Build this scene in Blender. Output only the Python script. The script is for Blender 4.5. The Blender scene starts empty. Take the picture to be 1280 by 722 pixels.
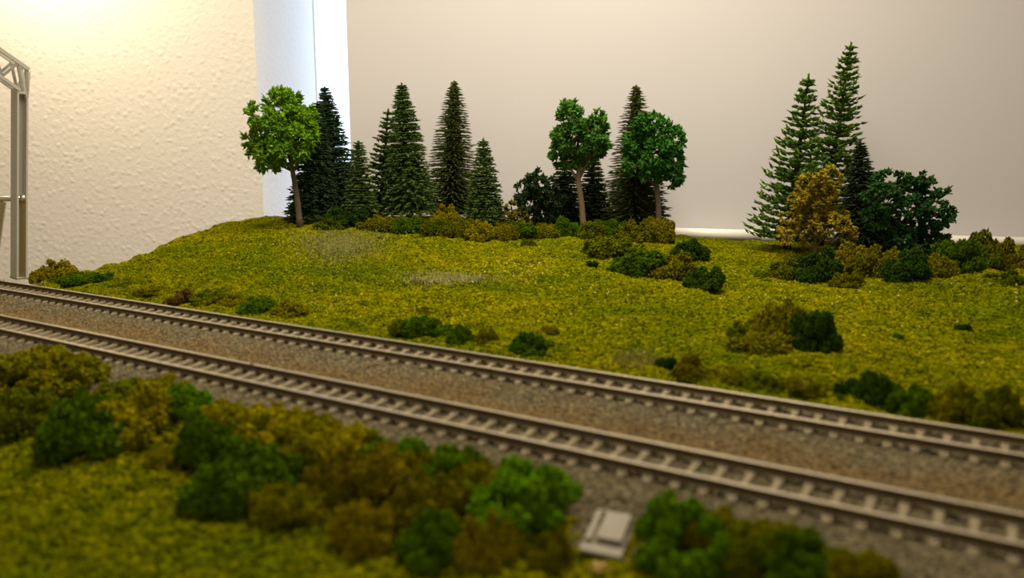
import bpy, math
import numpy as np
from mathutils import Vector

# 1 unit = 10 cm: an H0 model railway; rail heads lie at z = 0
# ------------------------------------------------------------------ camera, world, lights
SC = bpy.context.scene
COL = SC.collection
F, PITCH, EYE = 1000.0, math.radians(9.5), 0.79
SP, CP = math.sin(PITCH), math.cos(PITCH)

cam = bpy.data.cameras.new('camera')
cam.sensor_width = 36.0
cam.lens = 36.0 * F / 1280.0
cam.clip_start, cam.clip_end = 0.02, 300
cam.dof.use_dof = True
cam.dof.focus_distance = 6.3
cam.dof.aperture_fstop = 1.15
camo = bpy.data.objects.new('camera', cam)
camo.location = (0, 0, EYE)
camo.rotation_euler = (math.pi / 2 - PITCH, 0, 0)
COL.objects.link(camo)
SC.camera = camo

w = bpy.data.worlds.new('room_ambience')
SC.world = w
w.use_nodes = True
w.node_tree.nodes['Background'].inputs[0].default_value = (1.0, 0.80, 0.56, 1)
w.node_tree.nodes['Background'].inputs[1].default_value = 0.34

def area(name, loc, target, size, watts, color):
    l = bpy.data.lights.new(name, 'AREA')
    l.shape = 'DISK'; l.size = size; l.energy = watts; l.color = color
    o = bpy.data.objects.new(name, l)
    o.location = loc
    o.rotation_euler = (Vector(target) - Vector(loc)).to_track_quat('-Z', 'Y').to_euler()
    COL.objects.link(o)
    return o

WARM = (1.0, 0.80, 0.52)
ceil_l = area('ceiling_lamp', (0.3, 4.6, 6.3), (0.2, 5.9, 0), 4.4, 375, (1.0, 0.87, 0.66))
ceil_l.data.spread = math.radians(125)
area('wall_lamp', (-4.8, 7.5, 3.75), (-4.2, 8.6, 1.0), 0.6, 105, WARM)

vs = SC.view_settings
SC.display_settings.display_device = 'sRGB'
vs.view_transform = 'Standard'; vs.look = 'None'
vs.exposure = 0.0; vs.gamma = 1.0; vs.use_curve_mapping = False

# ------------------------------------------------------------------ helpers
def at(px, py, Y):
    """the point on the sight line of a photo pixel at depth Y"""
    a = (361 - py) / F
    dz = -Y * (SP - a * CP) / (CP + a * SP)
    fwd = Y * CP - dz * SP
    return np.array([(px - 640) / F * fwd, Y, EYE + dz])

def fwd_of(p):
    return p[1] * CP - (p[2] - EYE) * SP

def lin(r, g, b):
    f = lambda c: c / 12.92 if c <= 0.04045 else ((c + 0.055) / 1.055) ** 2.4
    return tuple(f(c / 255.0) for c in (r, g, b))

def mesh_np(name, V, FA, mat=None, smooth=False, mats=None, mi=None):
    """V (n,3), FA (m,k) arrays"""
    me = bpy.data.meshes.new(name)
    V = np.asarray(V, np.float32); FA = np.asarray(FA, np.int32)
    k = FA.shape[1]
    me.vertices.add(len(V)); me.vertices.foreach_set('co', V.ravel())
    me.loops.add(FA.size); me.loops.foreach_set('vertex_index', FA.ravel())
    me.polygons.add(len(FA))
    me.polygons.foreach_set('loop_start', np.arange(0, FA.size, k, dtype=np.int32))
    me.polygons.foreach_set('use_smooth', np.full(len(FA), smooth))
    if mats:
        for m in mats: me.materials.append(m)
        me.polygons.foreach_set('material_index', np.asarray(mi, np.int32))
    elif mat:
        me.materials.append(mat)
    me.update(calc_edges=True); me.validate()
    return me

def link(name, me, parent=None, loc=None, **props):
    o = bpy.data.objects.new(name, me)
    COL.objects.link(o)
    if parent: o.parent = parent
    if loc is not None: o.location = tuple(float(c) for c in loc)
    for k, v in props.items(): o[k] = v
    return o

class MB:
    """collects polygons into one mesh"""
    def __init__(s): s.v = []; s.f = []; s.m = []
    def add(s, vs, fs, m=0):
        b = len(s.v); s.v += [tuple(float(c) for c in v) for v in vs]
        s.f += [tuple(b + i for i in f) for f in fs]; s.m += [m] * len(fs)
    def box(s, c, size, ax=None, m=0):
        ax = ax or ((1, 0, 0), (0, 1, 0), (0, 0, 1))
        X, Y, Z = (np.array(a, float) * d / 2 for a, d in zip(ax, size)); c = np.array(c, float)
        s.add([c + i * X + j * Y + k * Z for k in (-1, 1) for j in (-1, 1) for i in (-1, 1)],
              [(0, 2, 3, 1), (4, 5, 7, 6), (0, 1, 5, 4), (2, 6, 7, 3), (0, 4, 6, 2), (1, 3, 7, 5)], m)
    def bar(s, a, b, wd, ht, up=(0, 0, 1), m=0):
        a = np.array(a, float); b = np.array(b, float); d = b - a; L = np.linalg.norm(d); d /= L
        sd = np.cross(d, np.array(up, float)); sd /= np.linalg.norm(sd); u = np.cross(sd, d)
        s.box((a + b) / 2, (L, wd, ht), (d, sd, u), m)
    def tube(s, pts, rad, n=8, m=0, cap=True):
        pts = [np.array(p, float) for p in pts]; rings = []
        for i, p in enumerate(pts):
            d = pts[min(i + 1, len(pts) - 1)] - pts[max(i - 1, 0)]; d /= np.linalg.norm(d)
            h = np.array((0, 0, 1.0)) if abs(d[2]) < 0.9 else np.array((1.0, 0, 0))
            a = np.cross(d, h); a /= np.linalg.norm(a); b = np.cross(d, a)
            r = rad[i] if hasattr(rad, '__len__') else rad
            rings.append([p + r * (math.cos(t) * a + math.sin(t) * b) for t in np.arange(n) * 2 * math.pi / n])
        vs = [v for r in rings for v in r]; fs = []
        for i in range(len(pts) - 1):
            for j in range(n):
                k = (j + 1) % n
                fs.append((i * n + j, i * n + k, (i + 1) * n + k, (i + 1) * n + j))
        if cap:
            fs.append(tuple(range(n))[::-1]); fs.append(tuple(range((len(pts) - 1) * n, len(pts) * n)))
        s.add(vs, fs, m)
    def build(s, name, mats, parent=None, loc=None, smooth=False, bevel=0, **props):
        me = bpy.data.meshes.new(name); me.from_pydata(s.v, [], s.f)
        for m in (mats if isinstance(mats, (list, tuple)) else [mats]): me.materials.append(m)
        me.polygons.foreach_set('material_index', s.m)
        me.polygons.foreach_set('use_smooth', [smooth] * len(s.f))
        me.update()
        o = link(name, me, parent, loc, **props)
        if bevel:
            b = o.modifiers.new('edges', 'BEVEL'); b.width = bevel; b.segments = 2; b.limit_method = 'ANGLE'
        return o

def empty(name, loc, **props):
    return link(name, None, None, loc, **props)

OCT = np.array([[4, 0, 2], [4, 2, 1], [4, 1, 3], [4, 3, 0], [5, 2, 0], [5, 1, 2], [5, 3, 1], [5, 0, 3]])
def crumbs(P, D, L, R, rng, jit=0.35):
    """a cloud of little ragged double pyramids: centre P, axis D, half length L, girth R"""
    N = len(P); D = D / np.linalg.norm(D, axis=1, keepdims=True)
    H = rng.normal(size=(N, 3)); U = np.cross(D, H); U /= np.linalg.norm(U, axis=1, keepdims=True) + 1e-9
    W = np.cross(D, U); L = np.broadcast_to(L, N)[:, None]; R = np.broadcast_to(R, N)[:, None]
    j = lambda: 1 + jit * rng.uniform(-1, 1, (N, 1))
    V = np.stack([P + U * R * j(), P - U * R * j(), P + W * R * j(), P - W * R * j(), P + D * L * j(), P - D * L * j()], 1)
    FA = (OCT[None] + (np.arange(N) * 6)[:, None, None]).reshape(-1, 3)
    return V.reshape(-1, 3), FA

def vnoise(x, y, seed, scale):
    """smooth value noise on the plane, -1..1"""
    g = np.random.default_rng(seed).uniform(-1, 1, (256, 256))
    x = np.asarray(x) / scale + 1000; y = np.asarray(y) / scale + 1000
    i = np.floor(x).astype(int); j = np.floor(y).astype(int); a = x - i; b = y - j
    a = a * a * (3 - 2 * a); b = b * b * (3 - 2 * b)
    G = lambda i, j: g[i % 256, j % 256]
    return (G(i, j) * (1 - a) + G(i + 1, j) * a) * (1 - b) + (G(i, j + 1) * (1 - a) + G(i + 1, j + 1) * a) * b

# ------------------------------------------------------------------ materials
class NT:
    def __init__(s, name):
        s.m = bpy.data.materials.new(name); s.m.use_nodes = True
        s.t = s.m.node_tree; s.b = s.t.nodes['Principled BSDF']
    def n(s, kind, **kw):
        x = s.t.nodes.new(kind)
        for k, v in kw.items(): setattr(x, k, v)
        return x
    def l(s, a, b): s.t.links.new(a, b)
    def pos(s): return s.n('ShaderNodeNewGeometry').outputs['Position']
    def noise(s, scale, detail=3, vec=None, rough=0.55):
        x = s.n('ShaderNodeTexNoise'); x.inputs['Scale'].default_value = scale
        x.inputs['Detail'].default_value = detail; x.inputs['Roughness'].default_value = rough
        s.l(vec or s.pos(), x.inputs['Vector']); return x.outputs['Fac']
    def ramp(s, fac, stops):
        r = s.n('ShaderNodeValToRGB'); e = r.color_ramp.elements
        while len(e) < len(stops): e.new(0.5)
        for el, (p, c) in zip(e, stops): el.position = p; el.color = (*c, 1)
        s.l(fac, r.inputs[0]); return r.outputs[0]
    def mix(s, fac, a, b, mode='MIX'):
        x = s.n('ShaderNodeMix', data_type='RGBA', blend_type=mode)
        for sock, v in ((x.inputs[0], fac), (x.inputs[6], a), (x.inputs[7], b)):
            if isinstance(v, (int, float)): sock.default_value = v
            elif isinstance(v, tuple): sock.default_value = (*v, 1)
            else: s.l(v, sock)
        return x.outputs[2]
    def math(s, op, a, b=0.0):
        x = s.n('ShaderNodeMath', operation=op)
        for sock, v in ((x.inputs[0], a), (x.inputs[1], b)):
            if isinstance(v, (int, float)): sock.default_value = v
            else: s.l(v, sock)
        return x.outputs[0]
    def base(s, v):
        if isinstance(v, tuple): s.b.inputs['Base Color'].default_value = (*v, 1)
        else: s.l(v, s.b.inputs['Base Color'])
    def set(s, rough=0.8, spec=0.3, metal=0.0):
        s.b.inputs['Roughness'].default_value = rough
        s.b.inputs['Specular IOR Level'].default_value = spec
        s.b.inputs['Metallic'].default_value = metal
    def bump(s, h, strength, dist):
        x = s.n('ShaderNodeBump'); x.inputs['Strength'].default_value = strength
        x.inputs['Distance'].default_value = dist
        s.l(h, x.inputs['Height']); s.l(x.outputs[0], s.b.inputs['Normal'])

def m_plain(name, col, rough=0.6, spec=0.3, metal=0.0, var=0.12, scale=30):
    t = NT(name); n = t.noise(scale)
    t.base(t.mix(n, tuple(c * (1 - var) for c in col), tuple(min(1, c * (1 + var)) for c in col)))
    t.set(rough, spec, metal); return t.m

def m_foliage(name):
    """colour comes from the object's own colour, varied flake by flake"""
    t = NT(name)
    oi = t.n('ShaderNodeObjectInfo'); g = t.n('ShaderNodeNewGeometry')
    v = t.math('ADD', 0.62, t.math('MULTIPLY', g.outputs['Random Per Island'], 0.76))
    n = t.ramp(t.noise(14, 2), [(0.3, (0.75, 0.8, 0.8)), (0.7, (1.25, 1.15, 1.0))])
    c = t.mix(1.0, oi.outputs['Color'], n, 'MULTIPLY')
    cv = t.n('ShaderNodeCombineColor')
    for i in range(3): t.l(v, cv.inputs[i])
    t.base(t.mix(1.0, c, cv.outputs[0], 'MULTIPLY')); t.set(1.0, 0.0); return t.m

M_FOL = m_foliage('foam_foliage')

def m_grass(name, inst=True):
    t = NT(name); p = t.pos()
    big = t.noise(0.9, 3, p); mid = t.noise(5.0, 3, p); fine = t.noise(28, 2, p)
    a = t.ramp(big, [(0.36, (0.070, 0.104, 0.0015)), (0.5, (0.132, 0.140, 0.0015)), (0.64, (0.200, 0.184, 0.002))])
    b = t.ramp(mid, [(0.3, (0.065, 0.100, 0.0015)), (0.7, (0.198, 0.186, 0.002))])
    c = t.mix(0.45, a, b)
    c = t.mix(1.0, c, t.ramp(fine, [(0.3, (0.62, 0.66, 0.6)), (0.7, (1.3, 1.25, 1.2))]), 'MULTIPLY')
    if inst:
        r = t.n('ShaderNodeObjectInfo').outputs['Random']
        c = t.mix(1.0, c, t.ramp(r, [(0.0, (0.30, 0.36, 0.4)), (0.5, (1.0, 1.0, 1.0)), (0.97, (1.5, 1.4, 1.0)), (1.0, (2.4, 2.1, 4.0))]), 'MULTIPLY')
    t.base(c); t.set(1.0, 0.0); return t.m
M_TERR = m_grass('turf_ground', False)
M_GRASS = m_grass('turf_flock', True)

def m_ballast(name, inst):
    t = NT(name); p = t.pos()
    d = t.n('ShaderNodeVectorMath', operation='DOT_PRODUCT'); t.l(p, d.inputs[0]); d.inputs[1].default_value = (NV[0], NV[1], 0)
    v = t.math('ADD', d.outputs['Value'], t.math('MULTIPLY', t.math('SUBTRACT', t.noise(3.5, 3, p), 0.5), 0.35))
    band = t.math('ABSOLUTE', t.math('SUBTRACT', v, 2.235))
    rust = t.ramp(band, [(0.03, (1, 1, 1)), (0.17, (0, 0, 0))])
    grey = t.ramp(t.noise(60, 2, p), [(0.3, (0.112, 0.094, 0.052)), (0.7, (0.220, 0.190, 0.112))])
    brown = t.ramp(t.noise(60, 2, p), [(0.3, (0.125, 0.086, 0.034)), (0.7, (0.235, 0.168, 0.075))])
    c = t.mix(rust, grey, brown)
    if inst:
        r = t.n('ShaderNodeObjectInfo').outputs['Random']
        c = t.mix(1.0, c, t.ramp(r, [(0.0, (0.5, 0.5, 0.5)), (1.0, (1.5, 1.48, 1.42))]), 'MULTIPLY')
    t.base(c); t.set(0.9, 0.2); return t.m

# ------------------------------------------------------------------ track axes
TV = np.array([-0.854605, 0.519278]); NV = np.array([0.519278, 0.854605])
REAR, FRONT, GAUGE, PITCH_S = 2.538, 1.947, 0.165, 0.0725
def uv(u, v): return u * TV + v * NV

PROF = np.array([(-9, -0.15), (1.50, -0.15), (1.62, -0.125), (1.76, -0.045), (1.80, -0.037), (2.09, -0.037), (2.15, -0.05), (2.24, -0.062),
                 (2.33, -0.05), (2.39, -0.037), (2.69, -0.037), (2.74, -0.05), (2.82, -0.075)])
def bed(v): return np.interp(v, PROF[:, 0], PROF[:, 1])

HP = [(60, 348, -.045), (100, 340, -.02), (150, 325.5, .018), (190, 313, .052), (232, 298, .105), (275, 283, .16), (330, 280, .19), (365, 278, .205),
      (450, 278, .215), (520, 280, .215), (600, 284, .20), (700, 287, .18), (800, 291, .14), (870, 302, .05), (960, 304, .05),
      (1100, 310, .05), (1280, 312, .05), (250, 370, -.035), (400, 360, .0), (480, 395, -.045), (640, 380, -.02), (640, 330, .08),
      (560, 350, .02), (400, 310, .12), (300, 330, .06), (850, 350, .0), (900, 330, .025), (1050, 340, .03), (1200, 360, .02),
      (1200, 410, -.03), (980, 440, -.065), (1250, 480, -.07), (760, 430, -.065), (740, 330, .065)]
def plane_hit(px, py, z):
    a = (361 - py) / F
    Y = (EYE - z) * (CP + a * SP) / (SP - a * CP)
    return at(px, py, Y)
ctrl = [plane_hit(*h) for h in HP]
ctrl += [np.array([*uv(u, 2.82), -0.075]) for u in np.linspace(-3, 5.5, 14)]
ctrl += [np.array([*uv(u, 2.55), -0.075]) for u in np.linspace(-3, 5.5, 8)]
ctrl += [np.array(c) for c in ((-2.6, 7.6, .17), (-1.5, 7.7, .21), (-0.5, 7.5, .2), (0.6, 7.3, .17), (1.6, 7.2, .05), (4.5, 6.9, .05), (6.5, 6.2, .05), (6.5, 4, .0))]
ctrl = np.array(ctrl)
def tps(r2): return 0.5 * r2 * np.log(r2 + 1e-9)
_n = len(ctrl)
_K = tps(((ctrl[:, None, :2] - ctrl[None, :, :2]) ** 2).sum(-1)) + np.eye(_n) * 0.006
_Pm = np.c_[np.ones(_n), ctrl[:, :2]]
_A = np.block([[_K, _Pm], [_Pm.T, np.zeros((3, 3))]])
_S = np.linalg.solve(_A, np.r_[ctrl[:, 2], 0, 0, 0])
def hill(x, y):
    x = np.atleast_1d(x).astype(float); y = np.atleast_1d(y).astype(float)
    out = _S[_n] + _S[_n + 1] * x + _S[_n + 2] * y
    for c, s in zip(ctrl, _S[:_n]): out = out + s * tps((x - c[0]) ** 2 + (y - c[1]) ** 2)
    return out
def gz(x, y):
    x = np.atleast_1d(x).astype(float); y = np.atleast_1d(y).astype(float)
    v = x * NV[0] + y * NV[1]
    k = np.clip((v - 2.74) / 0.16, 0, 1)
    return bed(np.minimum(v, 2.82)) * (1 - k) + hill(x, y) * k
def hit(px, py):
    """first meeting of a pixel's sight line with the ground"""
    Ys = np.linspace(0.8, 7.6, 1400); a = (361 - py) / F
    dz = -Ys * (SP - a * CP) / (CP + a * SP); X = (px - 640) / F * (Ys * CP - dz * SP)
    below = np.nonzero(EYE + dz <= gz(X, Ys))[0]
    i = below[0] if len(below) else len(Ys) - 120
    return np.array([X[i], Ys[i], gz(X[i], Ys[i])[0]])

# ------------------------------------------------------------------ the room
def board_y(x): return 8.0 - 0.2 * (x + 1.59)

t = NT('woodchip_wallpaper')
n1 = t.n('ShaderNodeTexVoronoi'); n1.inputs['Scale'].default_value = 13.0; n1.inputs['Randomness'].default_value = 1.0
wp = t.n('ShaderNodeMix', data_type='VECTOR'); wp.inputs[0].default_value = 0.06; t.l(t.pos(), wp.inputs[4])
wn = t.n('ShaderNodeTexNoise'); wn.inputs['Scale'].default_value = 7.0; t.l(t.pos(), wn.inputs['Vector']); t.l(wn.outputs['Color'], wp.inputs[5]); t.l(wp.outputs[1], n1.inputs['Vector'])
chips = t.ramp(n1.outputs['Distance'], [(0.0, (1, 1, 1)), (0.42, (0, 0, 0))])
h = t.mix(0.6, chips, t.noise(20, 3))
t.base((0.84, 0.82, 0.79)); t.set(0.85, 0.2); t.bump(h, 0.24, 0.04)
M_WALL = t.m
M_BOARD = m_plain('smooth_cream_board', (0.70, 0.685, 0.725), 0.5, 0.3, var=0.02, scale=1.5)
M_FLOOR = m_plain('floor_boards', (0.25, 0.16, 0.09), 0.5)
M_FASCIA = m_plain('fascia_wood', (0.35, 0.25, 0.15), 0.6)
M_FRAME = m_plain('white_gloss_paint', (0.85, 0.85, 0.85), 0.35)
t = NT('daylit_pane'); t.base((0.6, 0.7, 0.8))
t.b.inputs['Emission Color'].default_value = (0.68, 0.80, 1.0, 1); t.b.inputs['Emission Strength'].default_value = 1.8
M_PANE = t.m

XC, YW, YP = -2.665, 8.6, 11.25
b = MB(); b.box(((XC - 14) / 2, (YW + YP + .3) / 2, 4), (XC + 14, YP + .3 - YW, 28)); b.build('wall_left', M_WALL, kind='structure', label='cream woodchip-papered wall with window recess at its end', category='wall')
b = MB(); b.box((7.5, (YW + YP + .3) / 2, 4), (17.0, YP + .3 - YW, 28)); b.build('wall_right', M_WALL, kind='structure', label='papered wall beyond the window', category='wall')
b = MB(); b.box(((XC - 1.0) / 2, (YW + YP + .3) / 2, -6.5), (-1.0 - XC, YP + .3 - YW, 7)); b.build('wall_below', M_WALL, kind='structure', label='papered wall under the window', category='wall')
b = MB(); b.box((0, 0, -10.2), (40, 40, .4)); b.build('floor', M_FLOOR, kind='structure', label='brown floor of the room', category='floor')
win = MB()
for x in (XC + .008, -1.008): win.box((x, YP - .02, 7.5), (.016, .12, 21))
win.box(((XC - 1) / 2, YP - .02, -2.94), (-1.0 - XC, .12, .12)); win.box(((XC - 1) / 2, YP - .02, 17.9), (-1.0 - XC, .12, .12))
wo = win.build('window_1', M_FRAME, kind='structure', label='bright daylit window in the wall recess', category='window')
pn = MB(); pn.box(((XC - 1) / 2, YP + .04, 7.5), (-1.0 - XC, .03, 20.9)); pn.build('pane', M_PANE, wo, label='glaring blue-white window pane')
b = MB()
d = np.array([1, -0.2, 0]) / math.hypot(1, .2)
e0 = np.array([-1.59, 8.0, 0]); L = 11.0
b.box(e0 + d * L / 2 + np.array([0.2, 1, 0]) / 1.02 * .06 + np.array([0, 0, 3.0]), (L, .12, 12), (d, (0.2 / 1.02, 1 / 1.02, 0), (0, 0, 1)))
b.build('wall_back', M_BOARD, kind='structure', label='smooth cream backdrop board behind the trees', category='backdrop')

# ------------------------------------------------------------------ the layout's ground
def grid_mesh(name, P, mat, amp=0.010, seed=1, skirt=0.45):
    """P (rows, cols, 2) -> mesh with ground heights, lumps and a skirt down its border"""
    R, C = P.shape[:2]; x = P[..., 0].ravel(); y = P[..., 1].ravel()
    v = x * NV[0] + y * NV[1]
    soft = np.where((v > 1.66) & (v < 2.70), 0.0, 1.0)
    z = gz(x, y) - np.where(soft > 0, 0, 0.015)
    z = z + soft * (amp * vnoise(x, y, seed, 0.11) + amp * 0.6 * vnoise(x, y, seed + 1, 0.045) + amp * vnoise(x, y, seed + 2, 0.4))
    V = np.c_[x, y, z]; I = np.arange(R * C).reshape(R, C)
    Q = np.stack([I[:-1, :-1], I[:-1, 1:], I[1:, 1:], I[1:, :-1]], -1).reshape(-1, 4)
    ring = np.r_[I[0, :], I[1:, -1], I[-1, -2::-1], I[-2:0:-1, 0]]
    low = V[ring].copy(); low[:, 2] = -skirt
    j = np.arange(len(ring)); j2 = (j + 1) % len(ring); off = len(V)
    S = np.stack([ring, off + j, off + j2, ring[j2]], -1)
    mi = np.r_[np.zeros(len(Q)), np.ones(len(S))]
    return mesh_np(name, np.r_[V, low], np.r_[Q, S], smooth=True, mats=[mat, M_FASCIA], mi=mi)

us = np.linspace(7.2, -3.0, 330); vsn = np.linspace(-1.4, 2.82, 150)
PF = us[None, :, None] * TV + vsn[:, None, None] * NV
front = link('ground_trackside', grid_mesh('ground_trackside', PF, M_TERR, 0.016, 11), kind='structure', label='olive turf ground along the double track', category='ground')
# hill: ruled between the line behind the rear track and the layout's back edge
tops = np.array([(-2.66, 7.22), (-2.45, 7.48), (-1.62, 7.68), (0, board_y(0) - .22), (2, board_y(2) - .22), (7.0, board_y(7.0) - .22)])
sl = np.r_[0, np.cumsum(np.hypot(*np.diff(tops, axis=0).T))]; sl /= sl[-1]
aa = np.linspace(0, 1, 330); bb = np.linspace(0, 1, 190)
T = np.stack([np.interp(aa, sl, tops[:, i]) for i in (0, 1)], -1)
ub = 5.42 + (-3.0 - 5.42) * aa
B = ub[:, None] * TV + 2.80 * NV
PH = B[None] * (1 - bb[:, None, None]) + T[None] * bb[:, None, None]
# the left flank of the hill is a cut edge through the silhouette points
flank = np.array([(*uv(5.42, 2.80),), (-3.03, 5.50), (-2.80, 6.15), (-2.66, 7.22)])
fb = np.interp(bb, [0, .12, .48, 1], flank[:, 0])
k = np.exp(-aa * 14)[None, :]
PH[..., 0] += k * (fb - PH[:, 0, 0])[:, None]
hillo = link('ground_hill', grid_mesh('ground_hill', PH, M_TERR, 0.017, 21), kind='structure', label='grassy hill rising behind the rear track', category='hill')

b = MB()
ring = [uv(7.2, -1.4), uv(-3.0, -1.4), uv(-3.0, 2.80)] + [tops[i] for i in range(len(tops) - 1, -1, -1)] + [np.array((-2.80, 6.15)), np.array((-3.03, 5.50)), uv(5.42, 2.81), uv(7.2, 2.81)]
nr = len(ring)
b.add([(p[0], p[1], -.44) for p in ring] + [(p[0], p[1], -.60) for p in ring],
      [tuple(range(nr)), tuple(range(2 * nr - 1, nr - 1, -1))] + [(i, nr + i, nr + (i + 1) % nr, (i + 1) % nr) for i in range(nr)])
b.build('table_top', M_FASCIA, kind='structure', label='wooden baseboard carrying the model layout', category='baseboard')

# ------------------------------------------------------------------ scattered flock and ballast (geometry nodes)
def scatter(obj, mat, density, smin, smax, seed, shape=(1, 1, 1), keep=None, sub=1):
    ng = bpy.data.node_groups.new('scatter_' + obj.name, 'GeometryNodeTree')
    ng.interface.new_socket('Geometry', in_out='INPUT', socket_type='NodeSocketGeometry')
    ng.interface.new_socket('Geometry', in_out='OUTPUT', socket_type='NodeSocketGeometry')
    N = ng.nodes; Lk = ng.links.new
    gi = N.new('NodeGroupInput'); go = N.new('NodeGroupOutput')
    dp = N.new('GeometryNodeDistributePointsOnFaces'); dp.inputs['Density'].default_value = density; dp.inputs['Seed'].default_value = seed
    Lk(gi.outputs[0], dp.inputs['Mesh'])
    up = N.new('GeometryNodeInputNormal'); sx = N.new('ShaderNodeSeparateXYZ'); Lk(up.outputs[0], sx.inputs[0])
    cmp_ = N.new('FunctionNodeCompare'); cmp_.data_type = 'FLOAT'; cmp_.operation = 'GREATER_THAN'; Lk(sx.outputs[2], cmp_.inputs[0]); cmp_.inputs[1].default_value = 0.25
    sel = cmp_.outputs[0]
    if keep:
        pos = N.new('GeometryNodeInputPosition'); dt = N.new('ShaderNodeVectorMath'); dt.operation = 'DOT_PRODUCT'
        dt.inputs[1].default_value = (NV[0], NV[1], 0); Lk(pos.outputs[0], dt.inputs[0])
        outs = []
        for op, val in keep:
            c = N.new('FunctionNodeCompare'); c.data_type = 'FLOAT'; c.operation = op; c.inputs[1].default_value = val
            Lk(dt.outputs['Value'], c.inputs[0]); outs.append(c.outputs[0])
        x = outs[0]
        for o2 in outs[1:]:
            bo = N.new('FunctionNodeBooleanMath'); bo.operation = 'OR'; Lk(x, bo.inputs[0]); Lk(o2, bo.inputs[1]); x = bo.outputs[0]
        bo = N.new('FunctionNodeBooleanMath'); bo.operation = 'AND'; Lk(x, bo.inputs[0]); Lk(sel, bo.inputs[1]); sel = bo.outputs[0]
    Lk(sel, dp.inputs['Selection'])
    ico = N.new('GeometryNodeMeshIcoSphere'); ico.inputs['Radius'].default_value = 1.0; ico.inputs['Subdivisions'].default_value = sub
    sm = N.new('GeometryNodeSetMaterial'); sm.inputs['Material'].default_value = mat; Lk(ico.outputs[0], sm.inputs[0])
    rs = N.new('FunctionNodeRandomValue'); rs.data_type = 'FLOAT_VECTOR'
    rs.inputs[0].default_value = tuple(smin * s for s in shape); rs.inputs[1].default_value = tuple(smax * s for s in shape); rs.inputs['Seed'].default_value = seed + 5
    rr = N.new('FunctionNodeRandomValue'); rr.data_type = 'FLOAT_VECTOR'; rr.inputs[1].default_value = (6.28, 6.28, 6.28); rr.inputs['Seed'].default_value = seed + 9
    ip = N.new('GeometryNodeInstanceOnPoints')
    Lk(dp.outputs['Points'], ip.inputs['Points']); Lk(sm.outputs[0], ip.inputs['Instance'])
    Lk(rs.outputs[0], ip.inputs['Scale']); Lk(rr.outputs[0], ip.inputs['Rotation'])
    Lk(ip.outputs[0], go.inputs[0])
    md = obj.modifiers.new('scatter', 'NODES'); md.node_group = ng

g1 = link('hill_grass', hillo.data, kind='stuff', label='short olive flock grass covering the hill', category='grass')
scatter(g1, M_GRASS, 7500, 0.005, 0.0125, 3, (1, 1, 1.25))
g2 = link('trackside_grass', front.data, kind='stuff', label='olive flock grass in front of the double track', category='grass')
scatter(g2, M_GRASS, 7000, 0.005, 0.0125, 4, (1, 1, 1.25), keep=[('LESS_THAN', 1.68), ('GREATER_THAN', 2.69)])

M_BAL = m_ballast('ballast_bed', False); M_STONE = m_ballast('ballast_stones', True)
ub_ = np.linspace(6.9, -1.6, 430); vb_ = np.linspace(1.60, 2.715, 66)
PB = ub_[None, :, None] * TV + vb_[:, None, None] * NV
x, y = PB[..., 0].ravel(), PB[..., 1].ravel()
z = bed(x * NV[0] + y * NV[1]) + 0.004 * vnoise(x, y, 5, .03) + 0.003 * vnoise(x, y, 6, .012) - 0.004
I = np.arange(len(x)).reshape(66, 430)
Q = np.stack([I[:-1, :-1], I[:-1, 1:], I[1:, 1:], I[1:, :-1]], -1).reshape(-1, 4)
bal = mesh_np('ballast_bed', np.c_[x, y, z], Q[:, ::-1] if False else Q, M_BAL, smooth=True)
link('ballast_bed', bal, kind='structure', label='grey-brown ballast bed under both tracks', category='ballast')
g3 = link('ballast_gravel', bal, kind='stuff', label='fine grey-brown gravel of the ballast bed', category='gravel')
scatter(g3, M_STONE, 13000, 0.003, 0.0075, 8)

# ------------------------------------------------------------------ tracks
t = NT('weathered_concrete'); n = t.noise(40, 3)
t.base(t.ramp(n, [(0.3, (0.195, 0.163, 0.098)), (0.7, (0.30, 0.257, 0.165))])); t.set(0.85, 0.2)
M_SLP = t.m
M_RAIL = m_plain('rusty_rail_side', (0.115, 0.082, 0.040), 0.7, 0.3, var=0.25)
M_HEAD = m_plain('polished_rail_head', (0.46, 0.40, 0.29), 0.42, 0.5, metal=0.7, var=0.1, scale=8)
M_CLIP = m_plain('dark_rail_clip', (0.11, 0.085, 0.06), 0.7)

def sleeper_mesh():
    """concrete sleeper: trapezoid section, raised rail seats, dipped middle, sloped ends; axis along local y"""
    ys = [-.126, -.121, -.112, -.052, -.030, .030, .052, .112, .121, .126]
    zt = [-.034, -.027, -.0235, -.0235, -.029, -.029, -.0235, -.0235, -.027, -.034]
    wt = [.009, .0105, .0115, .0115, .0095, .0095, .0115, .0115, .0105, .009]
    m = MB(); n = len(ys); V = []
    for yy, zz, ww in zip(ys, zt, wt):
        V += [(-ww - .005, yy, -.062), (-ww, yy, zz - .003), (-ww * .72, yy, zz), (ww * .72, yy, zz), (ww, yy, zz - .003), (ww + .005, yy, -.062)]
    Fs = []
    for i in range(n - 1):
        for j in range(5): Fs.append((i * 6 + j, i * 6 + j + 1, (i + 1) * 6 + j + 1, (i + 1) * 6 + j))
    Fs.append((5, 4, 3, 2, 1, 0)); Fs.append(tuple((n - 1) * 6 + j for j in range(6)))
    m.add(V, [f[::-1] for f in Fs]); return m
def clip_mesh(us):
    m = MB()
    for u in us:
      for s in (-1, 1):
        for q in (-1, 1): m.box((u, s * GAUGE / 2 + q * .0165, -.0205), (.009, .009, .006))
    return m
ROT = math.atan2(TV[1], TV[0])
def to_me(m, name, mat):
    me = bpy.data.meshes.new(name); me.from_pydata(m.v, [], m.f); me.materials.append(mat); me.update(); return me
SL_ME = to_me(sleeper_mesh(), 'sleeper', M_SLP)

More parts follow.
